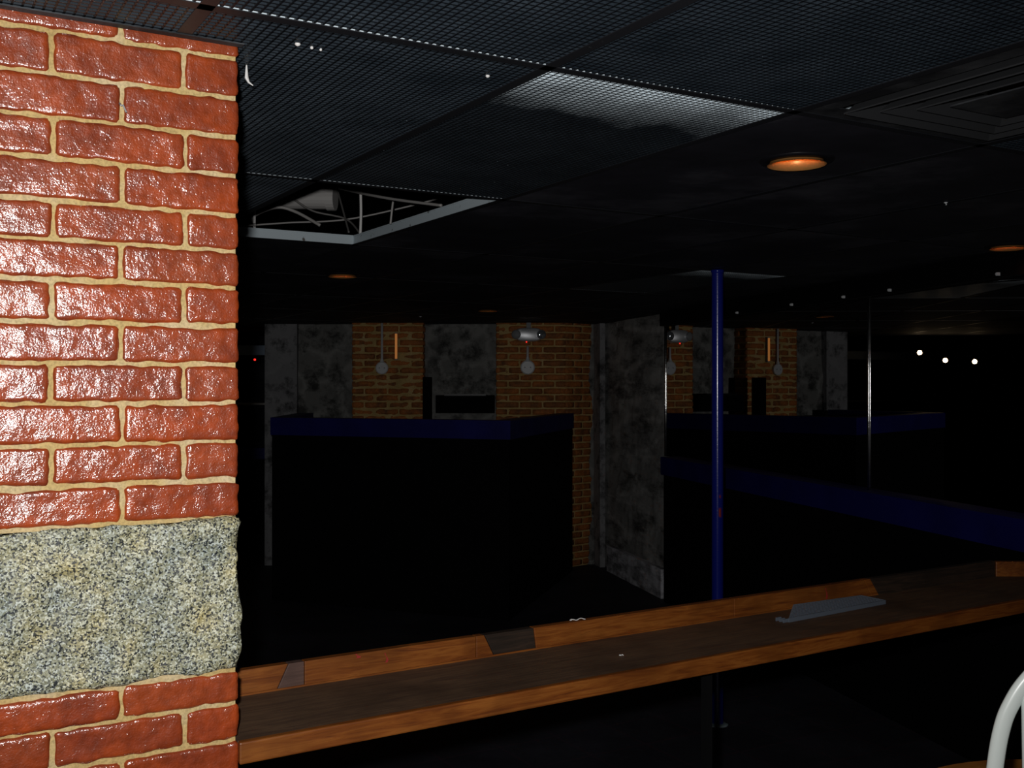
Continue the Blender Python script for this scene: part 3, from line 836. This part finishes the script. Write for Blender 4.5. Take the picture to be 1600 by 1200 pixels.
MB().abox(c.x - .02, c.x + .02, c.y + .02, c.y + .06, c.z + .04, CEIL).build('stem', M['black'], t)
# three little spot lamps that show in the mirror
for k, (x, y) in enumerate(((1437, 551), (1477, 563), (1523, 565))):
    u = Vector(((x - 800) / F, 1, 0)); tt = 3.19 / NR.dot(u); hit = u * tt
    r = u - NR * (2 * NR.dot(u)); ln = 6.9 + .25 * k
    c = hit + r * ln; c.z = EYE + (HOR - y) / F * (tt + ln)
    lab = ['highest and leftmost of the three glowing spot lamps seen in the mirror', 'middle one of the three glowing spot lamps seen in the mirror', 'rightmost of the three glowing spot lamps seen in the mirror'][k]
    t = thing('spot_lamp', c, lab, 'lamp', 'spot lamps reflected in the mirror')
    ax = (Vector((2.0, 5.2, EYE)) - c).normalized()
    MB().lathe(c, [(0, -.07), (.02, -.068), (.032, -.03), (.036, .0), (.033, .004)], 20, axis=ax).build('lamp_shade', M['black_metal'], t, True)
    MB().lathe(c, [(.026, -.002), (.018, .010), (0, .014)], 16, axis=ax).build('bulb', M['spot'], t, True)
    MB().tube([c - ax * .06, c - ax * .08 + Z * .05, Vector((c.x - ax.x * .08, c.y - ax.y * .08, CEIL))], .007, 8).build('stem', M['black_metal'], t, True)

# ---------------------------------------------------------------- blue pole
pd = .572 * F / (HOR - 421)
pc2 = Vector(((1121 - 800) / F * pd, pd, 0))
t = thing('support_pole', pc2, 'glossy blue steel support pole from floor to ceiling', 'pole')
MB().lathe(pc2, [(.0285, .006), (.0285, .8), (.0285, 1.6), (.0285, CEIL - .004)], 32).build('shaft', M['pole'], t, True)
MB().lathe(pc2, [(.030, .0), (.052, .0), (.052, .006), (.036, .008), (.0285, .010)], 32).build('base_flange', M['bead'], t, True)['label'] = 'pale base flange'
MB().lathe(pc2, [(.0285, CEIL - .02), (.032, CEIL - .012), (.033, CEIL - .003), (0, CEIL - .003)], 32).build('top_collar', M['pole'], t, True)

# ---------------------------------------------------------------- wooden drink rail
RA = math.radians(32.2); R_ = Vector((math.cos(RA), math.sin(RA), 0)); RN = Vector((-R_.y, R_.x, 0))
HB = EYE - .60
f0 = pc + R_ * .004 + A * .004; f0 = Vector((-.452, 1.787, 0)) + RN * .010
RW = .252
def rp(s, n, z=0): return f0 + R_ * s + RN * n + Z * z
Lf = 2.62
bk0 = .0
# bend: where the back board meets column 1555
u = (1555 - 800) / F
k0 = rp(0, RW); sB = (u * k0.y - k0.x) / (R_.x - u * R_.y)
bend_b = rp(sB, RW)
R2 = Vector((1, -.02, 0)).normalized(); N2 = Vector((-R2.y, R2.x, 0))
# front corner at the bend
fb = None
den = R_.x * R2.y - R_.y * R2.x
pf2 = bend_b - N2 * RW
df = pf2 - rp(0, 0); sF = (df.x * R2.y - df.y * R2.x) / den
bend_f = rp(sF, 0)
rail = thing('drink_rail', rp(.8, .13, 0), 'long worn wooden drink rail running from the brick pillar to the right', 'drink rail')
def quadprism(pts, z0, z1): return MB().prism([p[:2] for p in pts], z0, z1)
end2 = 1.1
q_ = quadprism([rp(-.006, .0), bend_f, bend_f + R2 * end2, bend_b + R2 * end2, bend_b, rp(.0 + .17 * 0, RW)], HB - .022, HB)
q_.build('shelf_board', M['wood_dark'], rail)['label'] = 'dark worn shelf board'
fe = quadprism([rp(-.008, -.016), rp(sF + .006, -.016), rp(sF + .003, 0), rp(-.006, 0)], HB - .036, HB + .0015)
fe.build('front_edge', M['wood'], rail, bevel=.003)
quadprism([bend_f - N2 * .016 - R2 * .003, bend_f - N2 * .016 + R2 * end2, bend_f + R2 * end2, bend_f], HB - .036, HB + .0015).build('front_edge', M['wood'], rail, bevel=.003)
# back board, in slanted lengths; grey and dark ones hold shadow as colour
def sx_at(x):
    u = (x - 800) / F; return (u * k0.y - k0.x) / (R_.x - u * R_.y)
def sv(x): return sx_at(x)
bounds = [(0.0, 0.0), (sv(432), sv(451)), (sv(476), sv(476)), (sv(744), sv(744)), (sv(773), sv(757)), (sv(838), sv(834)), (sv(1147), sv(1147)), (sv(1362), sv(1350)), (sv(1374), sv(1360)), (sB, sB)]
kinds = ['wood', 'wood_shade_grey', 'wood', 'wood', 'wood_shade_dark', 'wood', 'wood', 'wood', 'wood_shade_dark']
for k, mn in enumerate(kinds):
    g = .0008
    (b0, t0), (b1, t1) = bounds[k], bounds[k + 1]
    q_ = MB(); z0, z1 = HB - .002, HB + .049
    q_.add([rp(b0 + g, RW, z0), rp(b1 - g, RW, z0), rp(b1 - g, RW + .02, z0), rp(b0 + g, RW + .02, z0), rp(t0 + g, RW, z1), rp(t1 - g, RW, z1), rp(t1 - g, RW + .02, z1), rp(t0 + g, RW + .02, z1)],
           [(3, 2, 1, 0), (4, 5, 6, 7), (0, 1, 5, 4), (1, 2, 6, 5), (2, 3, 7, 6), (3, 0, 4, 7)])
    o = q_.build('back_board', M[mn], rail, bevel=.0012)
    if mn != 'wood': o['label'] = 'scuffed length of back board with shade in its dark colour' if mn == 'wood_shade_dark' else 'length of back board with shade in its grey colour'
quadprism([bend_b + R2 * .002, bend_b + R2 * end2, bend_b + R2 * end2 + N2 * .02, bend_b + N2 * .02 + R_ * .006], HB - .002, HB + .046).build('back_board', M['wood'], rail, bevel=.002)
# worn pale line where board and shelf meet
MB().box(rp(0, RW - .003, HB), R_ * sx_at(1355), RN * .003, Z * .0035).build('joint_bead', M['wood'], rail)
# black steel legs under the rail
uu = (1104 - 800) / F; pl0 = rp(0, .07); sL = (uu * pl0.y - pl0.x) / (R_.x - uu * R_.y)
for s in (sL, sF + .35):
    p = rp(s, .07) if s < sF else bend_f + R2 * .35 + N2 * .1
    MB().box(p - R_ * .009 - RN * .009, R_ * .018, RN * .018, Z * (HB - .022)).build('leg', M['black'], rail)
# scuffs: paper scraps and red marks
def scrap(x, y, s, n, z, label, matl, w_, h_):
    mb = MB(); p = rp(s, n, z)
    pts = []
    for k in range(9):
        t_ = k / 8; pts.append((t_ * w_, h_ * (.5 + .4 * math.sin(t_ * 7)), h_ * (.25 * math.sin(t_ * 11))))
    vs = []
    for (a_, b_, c_) in pts:
        vs += [p + R_ * a_ + Z * (c_ + .0006) - RN * b_ * .5, p + R_ * a_ + Z * (c_ + .0006) + RN * b_ * .5, p + R_ * a_ + Z * (c_ + .0022) - RN * b_ * .5, p + R_ * a_ + Z * (c_ + .0022) + RN * b_ * .5]
    fs = []
    for k in range(8):
        o = 4 * k; fs += [(o, o + 4, o + 5, o + 1), (o + 2, o + 3, o + 7, o + 6), (o, o + 2, o + 6, o + 4), (o + 1, o + 5, o + 7, o + 3)]
    fs += [(0, 1, 3, 2), (32, 34, 35, 33)]
    mb.add(vs, fs); return tag(mb.build('paper_scrap', matl, recalc=True), label, 'paper scrap')
scrap(0, 0, sx_at(893), RW + .006, HB + .0515, 'torn white paper scrap lying on the back board of the drink rail', M['paper'], .042, .007)
scrap(0, 0, sx_at(905), .10, HB + .001, 'small white paper scrap on the dark shelf of the drink rail, middle', M['paper'], .010, .004)

# leftover piece of grey grille on the rail
def onrail(x, y):
    d = .60 * F / (y - HOR); q = Vector(((x - 800) / F * d, d, 0)) - rp(0, 0)
    return (q.dot(R_), q.dot(RN))
poly = [onrail(1233, 973), onrail(1384, 944), onrail(1345, 936), onrail(1240, 951)]
def clip_line(axis, v):
    out = []
    for k in range(4):
        p, q = poly[k], poly[(k + 1) % 4]
        a_, b_ = p[axis] - v, q[axis] - v
        if a_ * b_ < 0: t_ = a_ / (a_ - b_); out.append(p[1 - axis] + (q[1 - axis] - p[1 - axis]) * t_)
    return (min(out), max(out)) if len(out) == 2 else None
mb = MB(); gh = .010
lo = [min(p[k] for p in poly) for k in (0, 1)]; hi = [max(p[k] for p in poly) for k in (0, 1)]
for ax in (0, 1):
    v = lo[ax] + .001
    while v < hi[ax]:
        c_ = clip_line(ax, v)
        if c_ and c_[1] - c_[0] > .004:
            if ax == 0: mb.box(rp(v, c_[0], HB + .0006), R_ * .0022, RN * (c_[1] - c_[0]), Z * gh)
            else: mb.box(rp(c_[0], v, HB + .0006), R_ * (c_[1] - c_[0]), RN * .0022, Z * gh)
        v += .011
for k in range(4):
    p, q = Vector(rp(*poly[k], HB + .0006)), Vector(rp(*poly[(k + 1) % 4], HB + .0006))
    if k != 3: mb.box(p, (q - p), (Z.cross(q - p)).normalized() * .0025, Z * (gh + .001))
p = poly[0]
for k in range(3):
    mb.box(rp(p[0] - .016, p[1] + .004 + .012 * k, HB + .0006), R_ * .018, RN * .003, Z * (gh * .9))
o = mb.build('grille_offcut', mat('grey_grille', (.085, .10, .125), .5, 0, .4))
tag(o, 'grey offcut of ceiling grille lying on the drink rail', 'grille piece')

# ---------------------------------------------------------------- table and bar stool at lower right
tc = Vector((1.30, 2.25, 0)); R0 = .48
t = thing('round_table', tc, 'round orange-brown wooden table behind the white bar stool', 'table')
MB().lathe(tc, [(0, .683), (R0 - .01, .683), (R0, .690), (R0, .710), (R0 - .004, .716), (0, .716)], 64).build('table_top', M['wood_table'], t)
MB().lathe(tc, [(.035, .03), (.03, .3), (.03, .65), (.06, .683)], 20).build('pedestal', M['black_metal'], t, True)
MB().lathe(tc, [(0, 0), (.26, 0), (.26, .012), (.05, .035), (0, .035)], 32).build('base', M['black_metal'], t)

sc0 = Vector((.960, 1.72, 0))
st = thing('bar_stool', sc0, 'white bow-back bar stool at the lower right corner', 'bar stool')
SEAT = .70; ang = math.radians(-8)
ux = Vector((math.cos(ang), math.sin(ang), 0)); uy = Vector((-ux.y, ux.x, 0))
def sp_(x, y, z): return sc0 + ux * x + uy * y + Z * z
# seat (dished, rounded)
mb = MB(); prof = [(0, SEAT - .035), (.16, SEAT - .032), (.19, SEAT - .02), (.195, SEAT - .006), (.185, SEAT), (.1, SEAT - .006), (0, SEAT - .008)]
mb.lathe(sp_(0, -.16, 0), prof, 40); mb.build('seat', M['chair'], st, True)
bw, bh, zb = .180, .55, SEAT - .005
half = [(-.180, .692), (-.186, .80), (-.180, .93), (-.1665, 1.055), (-.1545, 1.117), (-.140, 1.153), (-.121, 1.184), (-.093, 1.214), (-.052, 1.239), (0, 1.248)]
ctl = half + [(-x_, z_) for x_, z_ in half[-2::-1]]
arc = []
for i in range(len(ctl) - 1):
    q0_, q1_, q2_, q3_ = ctl[max(i - 1, 0)], ctl[i], ctl[i + 1], ctl[min(i + 2, len(ctl) - 1)]
    for k in range(5):
        u = k / 5
        f_ = lambda c0, c1, c2, c3: .5 * (2 * c1 + (c2 - c0) * u + (2 * c0 - 5 * c1 + 4 * c2 - c3) * u * u + (3 * c1 - c0 - 3 * c2 + c3) * u ** 3)
        x_, z_ = f_(q0_[0], q1_[0], q2_[0], q3_[0]), f_(q0_[1], q1_[1], q2_[1], q3_[1])
        arc.append(sp_(x_, -.005 + .03 * (z_ - zb), z_))
arc.append(sp_(.180, -.005, .692))
def bow_z(x_):
    return max(p.z for p in arc if abs((p - sc0).dot(ux) - x_) < .012)
bow = MB(); bow.tube(arc, .0135, 14, flat=uy); bow.build('back_bow', M['chair'], st, True)
for x_ in (-.118, -.04, .04, .118):
    zt = bow_z(x_) - .004
    MB().tube([sp_(x_ * .9, .0, SEAT - .012), sp_(x_ * .98, .0, zb + bh * .5), sp_(x_, -.005 + .03 * (zt - zb), zt)], [.007, .0105, .008], 10).build('spindle', M['chair'], st, True)
for sx, sy in ((-1, -1), (1, -1), (1, 1), (-1, 1)):
    MB().tube([sp_(sx * .12, -.16 + sy * .11, SEAT - .03), sp_(sx * .155, -.16 + sy * .15, SEAT * .5), sp_(sx * .19, -.16 + sy * .185, .0)], [.014, .018, .013], 12).build('leg', M['chair'], st, True)
for (a_, b_) in (((-1, -1), (1, -1)), ((1, -1), (1, 1)), ((1, 1), (-1, 1)), ((-1, 1), (-1, -1))):
    k_ = .168
    MB().tube([sp_(a_[0] * k_, -.16 + a_[1] * .163, .27), sp_(b_[0] * k_, -.16 + b_[1] * .163, .27)], .010, 10).build('stretcher', M['chair'], st, True)

# red paint smears on the pole and on the back board
for (y, h_, w_) in ((800, .042, .45), (775, .012, .3)):
    mb = MB(); zz = EYE + (HOR - y) / F * pd; vs = []
    for lv in (0, 1):
        for k in range(7):
            q_ = -math.pi / 2 + .25 + w_ * (k / 6 - .5)
            vs.append((pc2.x + .0289 * math.cos(q_), pc2.y + .0289 * math.sin(q_), zz - h_ / 2 + h_ * lv + .006 * math.sin(k * 2.1 + lv)))
    mb.add(vs, [(k, k + 1, k + 8, k + 7) for k in range(6)])
    o = mb.build('paint_smear', M['red_paint'], [x for x in bpy.data.objects if x.name == 'support_pole'][0]); o['label'] = 'red paint smear'
    sd_ = o.modifiers.new('thick', 'SOLIDIFY'); sd_.thickness = .0005
for (x, z0, h_, w_) in ((602, .022, .020, .005), (556, .040, .009, .010), (1290, .012, .030, .006)):
    s_ = sx_at(x)
    mb = MB(); vs = []
    for k in range(5):
        t_ = k / 4; vs += [rp(s_ + .003 * math.sin(t_ * 4), RW - .0006, HB + z0 + h_ * t_), rp(s_ + w_ * (.6 + .4 * math.sin(t_ * 5 + 1)) + .003 * math.sin(t_ * 4), RW - .0006, HB + z0 + h_ * t_)]
    mb.add(vs, [(2 * k, 2 * k + 1, 2 * k + 3, 2 * k + 2) for k in range(4)])
    o = mb.build('paint_smear', M['red_paint'], rail); o['label'] = 'red paint smear'
    sd_ = o.modifiers.new('thick', 'SOLIDIFY'); sd_.thickness = .0005
